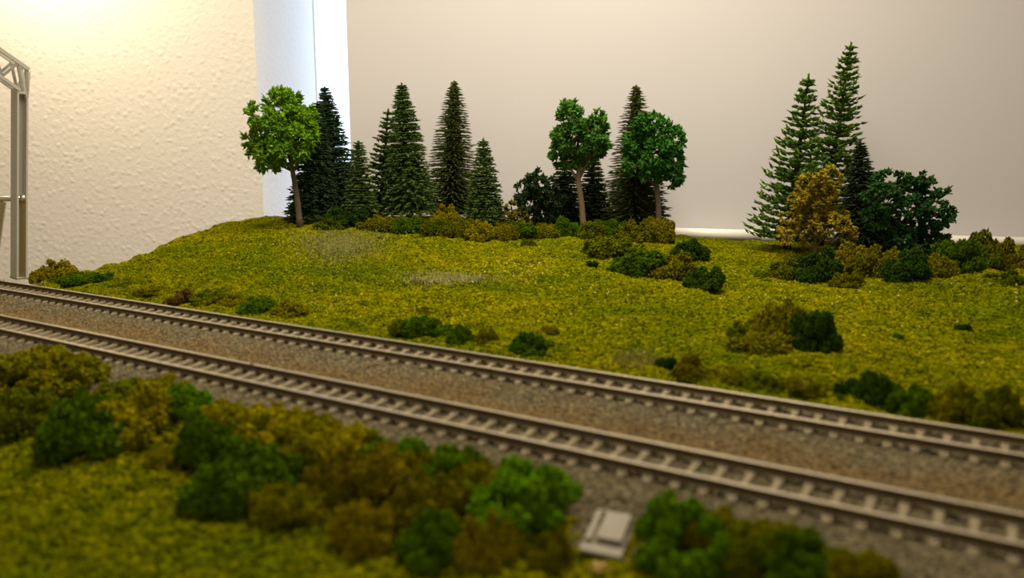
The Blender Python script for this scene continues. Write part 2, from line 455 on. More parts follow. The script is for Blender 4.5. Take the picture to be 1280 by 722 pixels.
def rail(parent, off, u0, u1, bendy=False):
    # I-section, local x along the track, y across
    prof = [(-.0125, -.0235), (-.0125, -.0205), (-.003, -.018), (-.003, -.0085), (-.0068, -.0065), (-.0068, -.001), (-.0055, 0),
            (.0055, 0), (.0068, -.001), (.0068, -.0065), (.003, -.0085), (.003, -.018), (.0125, -.0205), (.0125, -.0235)]
    m = MB(); n = len(prof); xs = np.linspace(u0, u1, 18)
    V = [(x, off + y, z) for x in xs for y, z in prof]
    for i in range(len(xs) - 1):
        for j in range(n):
            k = (j + 1) % n
            m.add([V[i * n + j], V[(i + 1) * n + j], V[(i + 1) * n + k], V[i * n + k]], [(0, 1, 2, 3)], 1 if j in (5, 6, 7) else 0)
    m.add(V[:n], [tuple(range(n))]); m.add(V[-n:], [tuple(range(n))[::-1]])
    o = m.build('rail', [M_RAIL, M_HEAD], parent); return o

def track(name, v, phase, label):
    root = empty(name, (*uv(0, v), 0), label=label, category='track', group='model railway tracks')
    root.rotation_euler = (0, 0, ROT)
    rs = [rail(root, s * GAUGE / 2, -1.6, 6.9) for s in (1, -1)]
    k0 = math.ceil((-1.55 - phase) / PITCH_S); k1 = math.floor((6.85 - phase) / PITCH_S)
    for k in range(k0, k1 + 1):
        link('sleeper', SL_ME, root, (phase + k * PITCH_S, 0, 0))
    link('rail_clips', to_me(clip_mesh([phase + k * PITCH_S for k in range(k0, k1 + 1)]), 'rail_clips', M_CLIP), root, kind='stuff')
    return root, rs
tr, _ = track('railway_track', REAR, 0.5077, 'rear railway track at the foot of the grassy hill')
tf, frs = track('railway_track', FRONT, 0.3490, 'front railway track next to the hedge of bushes')
# a rail joint on the front track's far rail
pj = plane_hit(314, 455, 0); uj = pj[:2] @ TV
m = MB()
for s in (-1, 1): m.box((uj, -GAUGE / 2 + s * .0065, -.012), (.07, .005, .009))
m.box((uj, -GAUGE / 2, .0015), (.008, .015, .003))
m.build('rail_joint', M_CLIP, frs[1])

# ------------------------------------------------------------------ bushes
RNG = np.random.default_rng(7)
def bush_proto(seed, nl=20, flat=0.85):
    """unit clump of foam foliage, radius about 1, base at z = 0"""
    rng = np.random.default_rng(seed); P = []; D = []
    q = rng.uniform(.7, 1.15, 5); ph = rng.uniform(0, 6.28)
    for i in range(nl):
        a = rng.uniform(0, 2 * math.pi); r = math.sqrt(rng.uniform(0, 1)) * 0.92
        r *= np.interp((a + ph) % 6.2832, np.linspace(0, 6.2832, 6), [*q, q[0]])      # an uneven outline
        hmax = flat * math.sqrt(max(0.06, 1 - .9 * r * r)) * rng.uniform(.65, 1.1)
        R = rng.uniform(0.13, 0.25); c = np.array([r * math.cos(a), r * math.sin(a), max(.05, hmax * rng.uniform(.35, 1) - R * .7)])
        k = int(rng.uniform(120, 160) * (R / .19) ** 1.5)
        d = rng.normal(size=(k, 3)); d /= np.linalg.norm(d, axis=1, keepdims=True)
        d = d[d[:, 2] > -0.6]
        P.append(c + d * (R * rng.uniform(0.6, 1.1, len(d)))[:, None]); D.append(d)
    P = np.concatenate(P); D = np.concatenate(D); ok = P[:, 2] > -0.08; P, D = P[ok], D[ok]
    D = D + rng.normal(size=D.shape) * 0.6; N = len(P)
    V, FA = crumbs(P, D, rng.uniform(.035, .080, N), rng.uniform(.026, .055, N), rng)
    return mesh_np('bush', V, FA, M_FOL)
BUSH = [bush_proto(100 + i, 38 + 2 * i, 0.8 + .06 * (i % 4)) for i in range(10)]

C_OLIVE = (0.155, 0.152, 0.002); C_YEL = (0.215, 0.195, 0.003); C_GRN = (0.066, 0.128, 0.002); C_DK = (0.034, 0.078, 0.005)
C_BRT = (0.085, 0.190, 0.002); C_BRN = (0.130, 0.125, 0.004); C_RED = (0.120, 0.068, 0.020); C_MIX = (0.108, 0.135, 0.002); C_TAN = (0.200, 0.175, 0.004)
def bush(px, py, wpx, hpx, col, label, group, Y=None, deep=0.85, grow=1.2, tone=1.0):
    p = hit(px, py) if Y is None else at(px, py, Y)
    if Y is not None: p[2] = gz(p[0], p[1])[0]
    sc = fwd_of(p) / F
    o = link('bush', BUSH[int(RNG.integers(len(BUSH)))], None, p - np.array([0, 0, 0.008]), label=label, category='bush', group=group)
    rx = wpx * sc / 2 * grow
    o.location.y += rx * deep * 0.55
    o.location.z = float(gz(o.location.x, o.location.y)[0]) - 0.01
    o.scale = (rx, rx * deep, hpx * sc * grow * 1.22)
    o.rotation_euler = (0, 0, float(RNG.uniform(-.5, .5)) + (math.pi if RNG.random() < .5 else 0))
    j = RNG.uniform(.85, 1.15) * tone
    o.color = (col[0] * j, col[1] * j, col[2], 1)
    return o

G1 = 'low bushes along the hill crest'
for a in [
    (386, 279, 52, 15, C_MIX, 'olive-green low bush at the foot of the leaning bright green tree'),
    (432, 284, 56, 22, C_DK, 'dark green bush under the tall conifers beside the window'),
    (412, 287, 40, 12, C_MIX, 'small olive-green bush in front of the conifers beside the window'),
    (474, 289, 44, 17, C_OLIVE, 'olive bush in front of the small narrow conifer by the window'),
    (514, 291, 46, 18, C_GRN, 'green bush in front of the tallest trunk-showing conifer'),
    (546, 294, 38, 17, C_MIX, 'olive-green bush just left of the round yellow bush'),
    (577, 298, 38, 22, C_OLIVE, 'olive bush in front of the round yellow bush'),
    (604, 302, 38, 22, C_YEL, 'yellow-olive bush in front of the small conifer standing alone'),
    (630, 302, 34, 20, C_TAN, 'tan-olive bush just right of the small conifer standing alone'),
    (652, 299, 42, 18, C_GRN, 'green bush in front of the dark leafy shrub'),
    (682, 298, 40, 16, C_OLIVE, 'olive bush between dark leafy shrub and forked trunk tree'),
    (706, 299, 36, 20, C_GRN, 'green bush beside the base of the forked trunk tree'),
    (736, 301, 42, 22, C_MIX, 'olive-green bush in front of the forked tree trunk'),
    (767, 301, 42, 22, C_GRN, 'green bush in front of the tall thin-branched conifer'),
    (796, 306, 46, 24, C_OLIVE, 'olive bush at the foot of the round green tree'),
    (823, 306, 40, 30, C_YEL, 'tall yellow-olive bush at the hedge end by the white pipe'),
]: bush(*a, G1, grow=1.25, tone=.66)
bush(558, 280, 34, 18, C_YEL, 'round yellow bush at the foot of the tall dark conifer', G1, Y=6.75, tone=.7)
G2 = 'bushes spilling down the hill'
for a in [
    (768, 324, 64, 22, C_MIX, 'olive-green bush highest in the clump spilling down the slope'),
    (805, 344, 60, 26, C_GRN, 'bright mid-green bush at the left of the slope clump'),
    (862, 326, 42, 22, C_DK, 'dark green bush just below the white pipe end'),
    (846, 350, 56, 26, C_OLIVE, 'olive bush in the middle of the slope clump'),
    (884, 363, 44, 22, C_DK, 'dark green bush at the lowest end of the slope clump'),
    (741, 331, 13, 5, C_DK, 'tiny dark green tuft left of the slope clump'),
    (660, 308, 16, 9, C_MIX, 'tiny olive-green tuft just below the crest hedge'),
]: bush(*a, G2, grow=1.32, tone=.75)
G3 = 'low growth at the foot of the hill'
for a in [
    (66, 352, 48, 18, C_TAN, 'tan-olive bush beside the grey mast at the hill foot'),
    (92, 356, 52, 12, C_GRN, 'flat green bush next to the tan bush near the mast'),
    (118, 352, 36, 9, C_DK, 'flat dark green bush below the sloping hill edge'),
    (160, 362, 44, 11, C_MIX, 'first flat olive-green bush past the grassy gap near mast'),
    (190, 371, 50, 12, C_OLIVE, 'flat olive bush left of the reddish brown bush'),
    (224, 381, 40, 16, C_RED, 'reddish brown bush beside the rear track'),
    (258, 380, 40, 14, C_MIX, 'olive-green bush just right of the reddish brown bush'),
    (290, 384, 30, 12, C_OLIVE, 'small olive bush before the dark green pair on the left slope'),
    (320, 393, 42, 20, C_GRN, 'dark green bush of the left pair near the rear track'),
    (362, 395, 46, 16, C_OLIVE, 'olive bush right of the left dark green bush'),
]: bush(*a, G3)
G4 = 'bushes along the rear track'
for a in [
    (503, 420, 34, 20, C_MIX, 'olive-green bush at the left end of the middle trackside clump'),
    (530, 424, 54, 26, C_GRN, 'wide dark green bush of the middle trackside clump'),
    (578, 433, 34, 24, C_GRN, 'small dark green bush with pointed top beside rear track'),
    (605, 434, 34, 22, C_BRN, 'brownish olive bush between the two dark trackside bushes'),
    (668, 444, 58, 24, C_DK, 'very dark green bush standing alone beside rear track'),
    (530, 394, 18, 9, C_BRN, 'tiny brown tuft on the slope above the wide dark bush'),
    (686, 418, 22, 10, C_BRN, 'tiny brown tuft above the lone dark trackside bush'),
    (835, 469, 26, 22, C_DK, 'small dark green bush right of the pale grass at rear track'),
    (868, 477, 46, 24, C_BRN, 'brownish olive bush right of the small dark trackside bush'),
    (912, 482, 50, 22, C_OLIVE, 'olive bush where the sleeper ends show'),
    (960, 490, 54, 22, C_MIX, 'olive-green bush below the big round bush'),
    (1015, 500, 54, 22, C_OLIVE, 'olive bush left of the dark bush row at right'),
    (1090, 510, 66, 36, C_DK, 'dark green bush at the left end of the right trackside row'),
    (1145, 518, 62, 34, C_GRN, 'green bush second in the right trackside row'),
    (1196, 526, 62, 34, C_OLIVE, 'olive bush third in the right trackside row'),
    (1250, 535, 66, 38, C_MIX, 'olive-green bush at the right end of the right trackside row'),
]: bush(*a, G4)
G5 = 'big bush clump on the meadow'
for a in [
    (934, 430, 44, 24, C_MIX, 'small olive-green bush at the left of the big meadow clump'),
    (985, 438, 74, 58, C_OLIVE, 'tall olive bush in the middle of the big meadow clump'),
    (1018, 443, 62, 48, C_DK, 'dark green bush at the right of the big meadow clump'),
    (962, 444, 70, 28, C_OLIVE, 'low olive bush at the front of the big meadow clump'),
    (1207, 414, 18, 10, C_DK, 'lone tiny dark green tuft on the meadow at right'),
    (1122, 426, 20, 9, C_GRN, 'low green tuft on the meadow between two bush groups'),
]: bush(*a, G5)
G6 = 'undergrowth below the right tree group'
for a in [
    (982, 352, 52, 22, C_MIX, 'olive-green bush at the left end under the right trees'),
    (1025, 352, 60, 32, C_DK, 'dark green bush in front of the yellow tree'),
    (1066, 344, 60, 28, C_TAN, 'tan bush in front of the dark narrow conifer'),
    (1062, 362, 44, 18, C_OLIVE, 'low olive bush in front of the tan bush'),
    (1105, 350, 56, 34, C_OLIVE, 'olive bush below the broad dark tree, left one'),
    (1138, 357, 52, 30, C_DK, 'dark green bush in front of the broad dark tree'),
    (1172, 350, 52, 28, C_OLIVE, 'olive bush below the broad dark tree, right one'),
    (1204, 340, 48, 34, C_GRN, 'green bush first to the right of the broad dark tree'),
    (1232, 338, 46, 34, C_MIX, 'olive-green bush second to the right of the broad dark tree'),
    (1264, 338, 50, 30, C_OLIVE, 'olive bush at the far right end of the tree group'),
    (1262, 356, 44, 14, C_MIX, 'low olive-green bush in front of the far right bushes'),
]: bush(*a, G6, grow=1.3, tone=.68)
G7 = 'foreground hedge in front of the track'
for a in [
    (20, 500, 100, 44, C_OLIVE, 'olive bush at the far left end of foreground hedge'),
    (85, 500, 90, 36, C_OLIVE, 'olive bush second along the ballast in foreground hedge'),
    (10, 545, 80, 50, C_MIX, 'olive-green bush at the left frame edge of foreground hedge'),
    (150, 520, 76, 30, C_MIX, 'olive-green bush third along the ballast in foreground hedge'),
    (85, 583, 96, 58, C_GRN, 'dark green bush nearest the open grass at left'),
    (105, 535, 60, 34, C_GRN, 'small green bush between olive bushes at the left hedge'),
    (165, 562, 110, 52, C_YEL, 'wide yellow-olive bush between two green hedge bushes'),
    (222, 535, 76, 36, C_BRT, 'bright green bush touching the ballast in the left hedge'),
    (250, 590, 84, 54, C_GRN, 'green bush above the large dark foreground bush'),
    (330, 570, 90, 38, C_YEL, 'yellow-olive bush along the ballast past the green ones'),
    (300, 640, 122, 70, C_GRN, 'large dark green bush nearest the viewer at left centre'),
    (365, 610, 80, 50, C_OLIVE, 'olive bush right of the large dark foreground bush'),
    (352, 660, 80, 46, C_OLIVE, 'low olive bush in front of the large dark bush, right side'),
    (420, 590, 90, 40, C_YEL, 'yellow-olive bush along the ballast in the middle hedge'),
    (460, 640, 110, 66, C_TAN, 'big tan-olive bush in the middle of foreground hedge'),
    (500, 598, 66, 34, C_BRT, 'small bright green bush along the ballast in the middle hedge'),
    (450, 690, 76, 52, C_TAN, 'low tan-olive bush in front of the big tan one'),
    (562, 622, 86, 44, C_GRN, 'green bush beside the ballast right of middle'),
    (535, 672, 96, 60, C_BRN, 'brownish bush between tan and bright green hedge bushes'),
    (648, 672, 140, 66, C_BRT, 'big bright green bush at the right end of the hedge'),
    (548, 706, 92, 48, C_GRN, 'low green bush nearest the viewer, right of middle'),
    (612, 714, 80, 62, C_TAN, 'tan-olive bush in front of the big bright green one'),
    (690, 712, 56, 40, C_OLIVE, 'small olive bush just left of the concrete box'),
    (866, 722, 130, 66, C_BRT, 'bright green bush right of the concrete box'),
    (945, 728, 90, 48, C_MIX, 'olive-green bush second to the right of concrete box'),
    (1015, 738, 90, 40, C_GRN, 'green bush third to the right of concrete box'),
    (1085, 748, 80, 38, C_OLIVE, 'olive bush at the bottom frame edge, far right of box'),
    (48, 478, 80, 26, C_OLIVE, 'low olive bush along the ballast at the far left'),
    (190, 508, 70, 24, C_OLIVE, 'low olive bush along the ballast left of bright green bush'),
    (270, 540, 64, 24, C_YEL, 'low yellow-olive bush along the ballast right of bright green bush'),
    (378, 562, 70, 26, C_OLIVE, 'low olive bush along the ballast before the middle hedge'),
    (455, 582, 60, 24, C_MIX, 'low olive-green bush along the ballast beside middle hedge'),
    (540, 600, 60, 24, C_OLIVE, 'low olive bush along the ballast right of the middle hedge'),
    (600, 640, 80, 40, C_OLIVE, 'olive bush behind the big bright green hedge bush'),
    (200, 590, 60, 26, C_OLIVE, 'low olive bush on open grass between two green bushes'),
    (405, 640, 70, 50, C_OLIVE, 'olive bush between large dark bush and big tan bush'),
    (900, 690, 80, 36, C_OLIVE, 'olive bush behind the bright green one right of box'),
    (975, 705, 70, 30, C_OLIVE, 'low olive bush along the ballast at the lower right'),
]: bush(*a, G7, grow=1.24, tone=1.12)

# ------------------------------------------------------------------ trees
M_BARK = m_plain('grey_brown_bark', (0.14, 0.105, 0.08), 0.9, 0.1, var=0.35, scale=25)
M_BARK2 = m_plain('pale_brown_bark', (0.21, 0.155, 0.105), 0.9, 0.1, var=0.3, scale=25)
M_BARK3 = m_plain('dark_brown_bark', (0.045, 0.032, 0.022), 0.9, 0.1, var=0.3, scale=25)

def conifer(tip, base, Y, wpx, col, label, seed, style='dense', bare=0.06, bark=None, group='model conifers', pw=0.8):
    rng = np.random.default_rng(seed)
    p0 = at(base[0], base[1], Y); p0[2] = gz(p0[0], p0[1])[0] - 0.01
    p1 = at(tip[0], tip[1], Y); axis = p1 - p0; Hh = np.linalg.norm(axis); ax = axis / Hh
    sc = fwd_of((p0 + p1) / 2) / F; Rm = wpx * sc / 2 * 1.12
    root = empty('conifer_tree', p0, label=label, category='conifer', group=group)
    m = MB(); hs = np.linspace(0, 1, 8); r0 = 0.028 if Hh > .9 else .02
    m.tube([ax * Hh * s for s in hs], [r0 * (1.25 - 1.15 * s) for s in hs], 8)
    m.build('trunk', bark or M_BARK, root, smooth=True)
    P, D, L, R = [], [], [], []
    if style == 'sparse': nlev, nb, seg, thick, step = int(Hh / .046), 9, 7, 0.019, 0.3
    elif style == 'thin': nlev, nb, seg, thick, step = int(Hh / .021), 25, 7, 0.0105, 0.1
    else: nlev, nb, seg, thick, step = int(Hh / .0205), 23, 6, 0.0145, 0.2
    side = np.cross(ax, (0, 1, 0)); side /= np.linalg.norm(side); fr = np.cross(side, ax)
    for i in range(nlev):
        s = bare + (1 - bare) * (i + rng.uniform(-.25, .25)) / nlev
        s = min(max(s, bare), .995); q = (1 - s) / (1 - bare)
        rad = Rm * (q ** pw) * (1 + .07 * math.sin(i * 2.1 + seed)) + 0.02
        n = max(5, int(nb * (0.45 + 0.6 * q)))
        th = rng.uniform(0, 6.28) + np.arange(n) * 2 * math.pi / n + rng.uniform(-.15, .15, n)
        for a in th:
            d = side * math.cos(a) + fr * math.sin(a)
            rl = rad * rng.uniform(.80, 1.08)
            k = max(2, int(round(seg * rl / max(Rm, 1e-3))))
            if style == 'sparse': lift = .10 + .35 * s; droop = -.45
            elif style == 'thin': lift = .06; droop = .10
            else: lift = .30 * (1 - q) + .04; droop = .18
            tt = (np.arange(k) + .6) / k
            pts = ax * Hh * s + d[None] * (tt * rl)[:, None] + ax[None] * (rl * (lift * tt - droop * tt ** 2))[:, None] if style != 'sparse' else \
                  ax * Hh * s + d[None] * (tt * rl)[:, None] + ax[None] * (rl * (-.25 * tt * (1 - s) + .30 * tt ** 2))[:, None]
            dd = d[None] + ax[None] * (lift - 2 * droop * tt)[:, None] * .6
            wob = .10 if style == 'thin' else .28
            P.append(pts + rng.normal(size=(k, 3)) * .003); D.append(dd + rng.normal(size=(k, 3)) * wob)
            L.append(np.full(k, rl / k * .85)); R.append(thick * (1.05 - .5 * tt) * rng.uniform(.7, 1.3, k) * (0.6 + .4 * q if style != 'sparse' else 1))
            if style == 'thin':
                kc = 3; tc = rng.uniform(.08, .42, kc)
                P.append(ax * Hh * s + d[None] * (tc * rl)[:, None]); D.append(d[None] + rng.normal(size=(kc, 3)) * .5); L.append(np.full(kc, .028)); R.append(np.full(kc, .013))
            if style != 'thin':   # needle tufts to both sides
                for sg in (-1, 1):
                    e = np.cross(d, ax) * sg
                    P.append(pts + e * thick * .8); D.append(d[None] * .8 + e[None] + rng.normal(size=(k, 3)) * .35)
                    L.append(np.full(k, thick * 1.5) * rng.uniform(.7, 1.2, k)); R.append(np.full(k, thick * .42))
    # the leader shoot
    k = 8; P.append(np.array([ax * Hh * (1 - .012 * j) for j in range(k)])); D.append(np.tile(ax, (k, 1)) + rng.normal(size=(k, 3)) * .3)
    L.append(np.full(k, .018)); R.append(np.full(k, .012))
    V, FA = crumbs(np.concatenate(P), np.concatenate(D), np.concatenate(L), np.concatenate(R), rng)
    o = link('needle_branches', mesh_np('needle_branches', V, FA, M_FOL), root, kind='stuff'); o.color = (*col, 1)
    return root

K1 = (0.030, 0.056, 0.026); K2 = (0.058, 0.100, 0.024); K3 = (0.064, 0.084, 0.026); K4 = (0.022, 0.036, 0.014); K5 = (0.072, 0.138, 0.022)
conifer((406, 109), (420, 268), 7.35, 62, K1, 'tall blue-green conifer in front of the bright window', 1, bare=.10, pw=.72)
conifer((397, 128), (390, 268), 7.05, 56, K1, 'dark conifer tucked behind the tall one beside the window', 2, bare=.05, pw=.75)
conifer((448, 177), (452, 276), 6.85, 40, K2, 'short narrow conifer between window and tall conifers', 3, bare=.03, pw=.7)
conifer((485, 137), (476, 277), 7.35, 48, K2, 'sparse slender conifer half hidden behind a taller one', 4, style='sparse', bare=.12, pw=.8)
conifer((502, 105), (513, 278), 6.95, 60, K2, 'tall bushy conifer with a visible trunk at its foot', 5, bare=.09, pw=.72)
conifer((568, 102), (564, 276), 7.3, 68, K3, 'tall thin-branched conifer above the round yellow bush', 6, style='thin', bare=.06, pw=.68, bark=M_BARK3)
conifer((604, 174), (607, 284), 6.85, 46, K2, 'short cone-shaped conifer standing alone left of the dark shrub', 7, bare=.03, pw=.75)
conifer((706, 192), (706, 281), 7.1, 44, K4, 'near-black conifer behind the forked tree on its left', 8, bare=.03, pw=.7, bark=M_BARK3)
conifer((741, 190), (742, 279), 7.1, 42, K4, 'near-black conifer right behind the forked tree trunk', 9, bare=.03, pw=.75, bark=M_BARK3)
conifer((795, 108), (793, 282), 7.0, 76, K3, 'tall conifer with bare horizontal twigs behind the round tree', 10, style='thin', bare=.05, pw=.68, bark=M_BARK3)
conifer((1011, 93), (982, 322), 6.15, 96, K5, 'leaning light green conifer at the left of right group', 11, style='sparse', bare=.10, pw=.85, bark=M_BARK3)
conifer((1064, 54), (1024, 316), 6.6, 92, K5, 'tallest conifer, leaning right above the yellow tree', 12, style='sparse', bare=.14, pw=.85, bark=M_BARK3)
conifer((1075, 177), (1079, 325), 6.15, 62, K4, 'narrow near-black conifer between yellow and broad dark trees', 13, bare=.03, pw=.85, bark=M_BARK3)

def broadleaf(Y, trunk, lumps, col, label, seed, bark, tr=(.034, .018), flake=(.030, .011), dens=1.0, forks=(), name='broadleaf_tree', gap=0.0, group='model leaf trees', spiky=.45, cat='tree'):
    """trunk: pixel path base->crown; lumps: (px, py, rx, ry) of the crown's leaf masses, given real depth by the seed"""
    rng = np.random.default_rng(seed)
    base = at(*trunk[0], Y); base[2] = gz(base[0], base[1])[0] - .01
    root = empty(name, base, label=label, category=cat, group=group)
    path = [np.zeros(3)] + [at(*q, Y) - base for q in trunk[1:]]
    fine = [path[0]]
    for a, b2 in zip(path[:-1], path[1:]):
        for s in (.34, .67, 1): fine.append(a + (b2 - a) * s)
    rad = np.linspace(tr[0], tr[1], len(fine)); rad[0] *= 1.35
    m = MB(); m.tube(fine, rad, 9); m.build('trunk', bark, root, smooth=True)
    top = path[-1]; sc = fwd_of(base + top) / F
    span = max(abs(l[0] - trunk[-1][0]) + l[2] for l in lumps) * sc
    C = []
    for (px, py, rx, ry) in lumps:
        off = rng.uniform(-.55, .55) * max(0.0, span - rx * sc)
        c = at(px, py, Y) - base; c[1] += off
        C.append((c, np.array([rx * sc, (rx + ry) / 2 * sc, ry * sc])))
    for fk in forks:      # side limbs drawn in the open
        q = [at(*f, Y) - base for f in fk]; mm = MB()
        mm.tube(q, np.linspace(tr[1] * .9, tr[1] * .3, len(q)), 7); mm.build('limb', bark, root, smooth=True)
    tw = MB()
    for c, r in C:
        s0 = fine[int(rng.integers(len(fine) // 2 + 1, len(fine)))]
        mid = (s0 + c) / 2 + rng.normal(size=3) * .02 - np.array([0, 0, .02])
        tw.tube([s0, mid, c], [tr[1] * .4, tr[1] * .28, .004], 5)
        for _ in range(7):
            d = rng.normal(size=3); d /= np.linalg.norm(d); d[2] = abs(d[2]) * .6 + d[2] * .4
            tw.tube([c - r * d * .1, c + r * d * .8], [.004, .002], 4)
    tw.build('twigs', bark, root)
    P, D = [], []
    for c, r in C:
        nt = int(np.clip(dens * 62 * (r[0] * r[2]) / .0155, 14, 260))
        d = rng.normal(size=(nt, 3)); d /= np.linalg.norm(d, axis=1, keepdims=True)
        tc = c + d * r * rng.uniform(.55, 1.0, (nt, 1)) ** .7
        if gap: # open places between the sprays
            keep = np.sin(tc[:, 0] * 38 + seed) * np.sin(tc[:, 2] * 41 + seed * 2) * np.cos(tc[:, 1] * 9) < 1 - gap; tc, d = tc[keep], d[keep]
        for q, dd in zip(tc, d):
            kk = 11; e = rng.normal(size=(kk, 3)) * .8 + dd + np.array([0, 0, .15])
            e /= np.linalg.norm(e, axis=1, keepdims=True)
            P.append(q + e * flake[0] * rng.uniform(.2, 1.0, (kk, 1))); D.append(e + rng.normal(size=(kk, 3)) * spiky)
    P = np.concatenate(P); D = np.concatenate(D); N = len(P)
    V, FA = crumbs(P, D, flake[0] * rng.uniform(.4, .85, N), flake[1] * rng.uniform(.6, 1.2, N), rng)
    o = link('foliage', mesh_np('foliage', V, FA, M_FOL), root, kind='stuff'); o.color = (*col, 1)
    return root

broadleaf(6.7, [(375, 274), (371, 245), (366, 215), (362, 190)],
          [(350, 132, 22, 22), (332, 148, 18, 16), (372, 150, 20, 20), (352, 162, 26, 20), (326, 186, 17, 13), (378, 178, 16, 18),
           (340, 190, 16, 14), (362, 192, 18, 14), (330, 205, 14, 9), (316, 175, 8, 8), (384, 160, 10, 20), (346, 118, 12, 9)],
          (0.115, 0.250, 0.012), 'bright light green tree with thin leaning trunk at hill edge', 31, M_BARK, (.026, .017), (.044, .0115), gap=.55, spiky=.3,
          forks=[[(366, 215), (352, 196), (340, 180)], [(366, 215), (376, 198), (382, 180)]])
broadleaf(6.65, [(730, 280), (727, 255), (723, 225), (724, 205)],
          [(712, 150, 15, 20), (708, 135, 10, 10), (742, 165, 18, 20), (715, 175, 24, 20), (738, 182, 20, 18), (704, 192, 15, 18), (722, 196, 20, 14), (748, 150, 12, 9), (752, 178, 9, 16)],
          (0.060, 0.165, 0.022), 'mid green tree with pale forked trunk in crest row', 32, M_BARK2, (.027, .019), (.040, .0120), gap=.5, spiky=.3,
          forks=[[(724, 228), (716, 216), (708, 200)], [(724, 222), (732, 208), (740, 192)]])
broadleaf(6.65, [(825, 281), (823, 255), (820, 228), (819, 205)],
          [(818, 165, 22, 20), (840, 178, 15, 20), (800, 182, 18, 20), (822, 192, 28, 20), (842, 205, 13, 18), (798, 208, 18, 16), (820, 214, 20, 12), (840, 222, 13, 11), (806, 156, 12, 10)],
          (0.040, 0.140, 0.020), 'round-crowned green tree on straight trunk at the row end', 33, M_BARK, (.026, .018), (.038, .0120), gap=.4, spiky=.3,
          forks=[[(820, 230), (832, 222), (840, 212)], [(820, 232), (806, 220), (798, 206)]])
broadleaf(6.75, [(668, 284), (668, 268), (668, 250)],
          [(668, 225, 10, 12), (655, 240, 11, 12), (680, 235, 14, 16), (664, 252, 18, 14), (690, 250, 14, 16), (676, 268, 20, 12), (652, 262, 9, 9)],
          (0.026, 0.050, 0.020), 'dark leafy shrub left of the forked trunk tree', 34, M_BARK3, (.018, .012), (.034, .0115), gap=.6, name='leafy_shrub', cat='shrub')
broadleaf(6.7, [(648, 286), (647, 276), (646, 266)],
          [(640, 262, 9, 10), (650, 272, 12, 9), (634, 276, 7, 7)],
          (0.105, 0.100, 0.016), 'small sparse olive shrub beside the dark leafy shrub', 35, M_BARK3, (.010, .007), (.026, .010), gap=.3, name='leafy_shrub', cat='shrub')
broadleaf(5.75, [(1018, 322), (1019, 300), (1020, 280)],
          [(1030, 222, 16, 13), (1012, 232, 20, 14), (1038, 240, 16, 14), (1000, 248, 16, 14), (1022, 254, 24, 16), (1044, 270, 16, 14), (1004, 268, 16, 14), (990, 282, 12, 14), (1028, 280, 22, 12), (1052, 288, 12, 10), (980, 296, 7, 9), (1005, 292, 10, 12)],
          (0.225, 0.180, 0.014), 'yellow-olive tree with thin crooked stems in right group', 36, M_BARK2, (.014, .009), (.028, .0115), gap=.45,
          forks=[[(1018, 318), (1006, 300), (996, 280)], [(1019, 310), (1032, 292), (1040, 276)]])
broadleaf(5.85, [(1122, 330), (1122, 300), (1124, 275)],
          [(1120, 232, 26, 16), (1145, 238, 18, 14), (1092, 248, 22, 18), (1166, 240, 14, 12), (1150, 226, 10, 7), (1182, 242, 9, 6), (1172, 256, 12, 10), (1125, 258, 26, 14), (1160, 268, 22, 18), (1085, 268, 16, 14),
           (1140, 290, 26, 18), (1172, 296, 18, 18), (1118, 296, 18, 16), (1150, 312, 34, 14), (1186, 306, 9, 10), (1118, 316, 14, 10)],
          (0.024, 0.070, 0.018), 'broad dark green spreading tree at the right', 37, M_BARK3, (.026, .015), (.032, .0115), gap=.5,
          forks=[[(1124, 285), (1140, 262), (1160, 250), (1182, 242)], [(1124, 285), (1106, 262), (1092, 250)]])

# ------------------------------------------------------------------ pale grass and flecks
def blades(name, px, py, w_, h_, n, col, label, seed, ln=.022):
    rng = np.random.default_rng(seed); c = hit(px, py); P = []
    a = hit(px - w_ / 2, py); b2 = hit(px + w_ / 2, py); lo = hit(px, py + h_ / 2); hi = hit(px, py - h_ / 2)
    r = np.abs(rng.normal(0, .55, n)); th = rng.uniform(0, 6.28, n); r = r * (1 + .2 * np.sin(3 * th + seed))
    ex, ey = (b2 - a)[:2] / 2, (hi - lo)[:2] / 2; cc = (hi + lo)[:2] / 2
    xy = cc + (r * np.cos(th))[:, None] * ex + (r * np.sin(th))[:, None] * ey
    z = gz(xy[:, 0], xy[:, 1]) + .022
    P = np.c_[xy, z] - np.array([*cc, 0])
    D = np.c_[rng.normal(size=(n, 2)) * .45, np.ones(n)]
    V, FA = crumbs(P, D, ln * rng.uniform(.4, .9, n), .0028, rng)
    o = link(name, mesh_np(name, V, FA, M_FOL), None, (*cc, 0), kind='stuff', label=label, category='grass'); o.color = (*col, 1)
blades('pale_grass', 425, 312, 120, 44, 5200, (0.23, 0.235, 0.07), 'pale grey-green grass patch below the window conifers', 51, .016)
blades('pale_grass', 556, 352, 105, 15, 3400, (0.30, 0.30, 0.11), 'light strip of pale grass in the middle of the hill', 52, .016)
blades('pale_grass', 795, 456, 60, 20, 1500, (0.24, 0.24, 0.05), 'pale grass tuft beside the rear track', 53, .02)
rng = np.random.default_rng(91); pts = []
for cx, cy, sx, sy, n in ((650, 335, 22, 12, 34), (330, 325, 40, 18, 26), (720, 375, 60, 18, 14), (1130, 370, 90, 18, 34), (620, 345, 25, 10, 16), (960, 350, 60, 30, 20), (430, 380, 50, 12, 14), (1080, 410, 120, 25, 16)):
    for _ in range(n): pts.append(hit(float(np.clip(rng.normal(cx, sx), 60, 1270)), float(np.clip(rng.normal(cy, sy), 308, 440))) + np.array([0, 0, .015]))
P = np.array(pts); V, FA = crumbs(P, rng.normal(size=P.shape), rng.uniform(.005, .012, len(P)), rng.uniform(.004, .007, len(P)), rng)
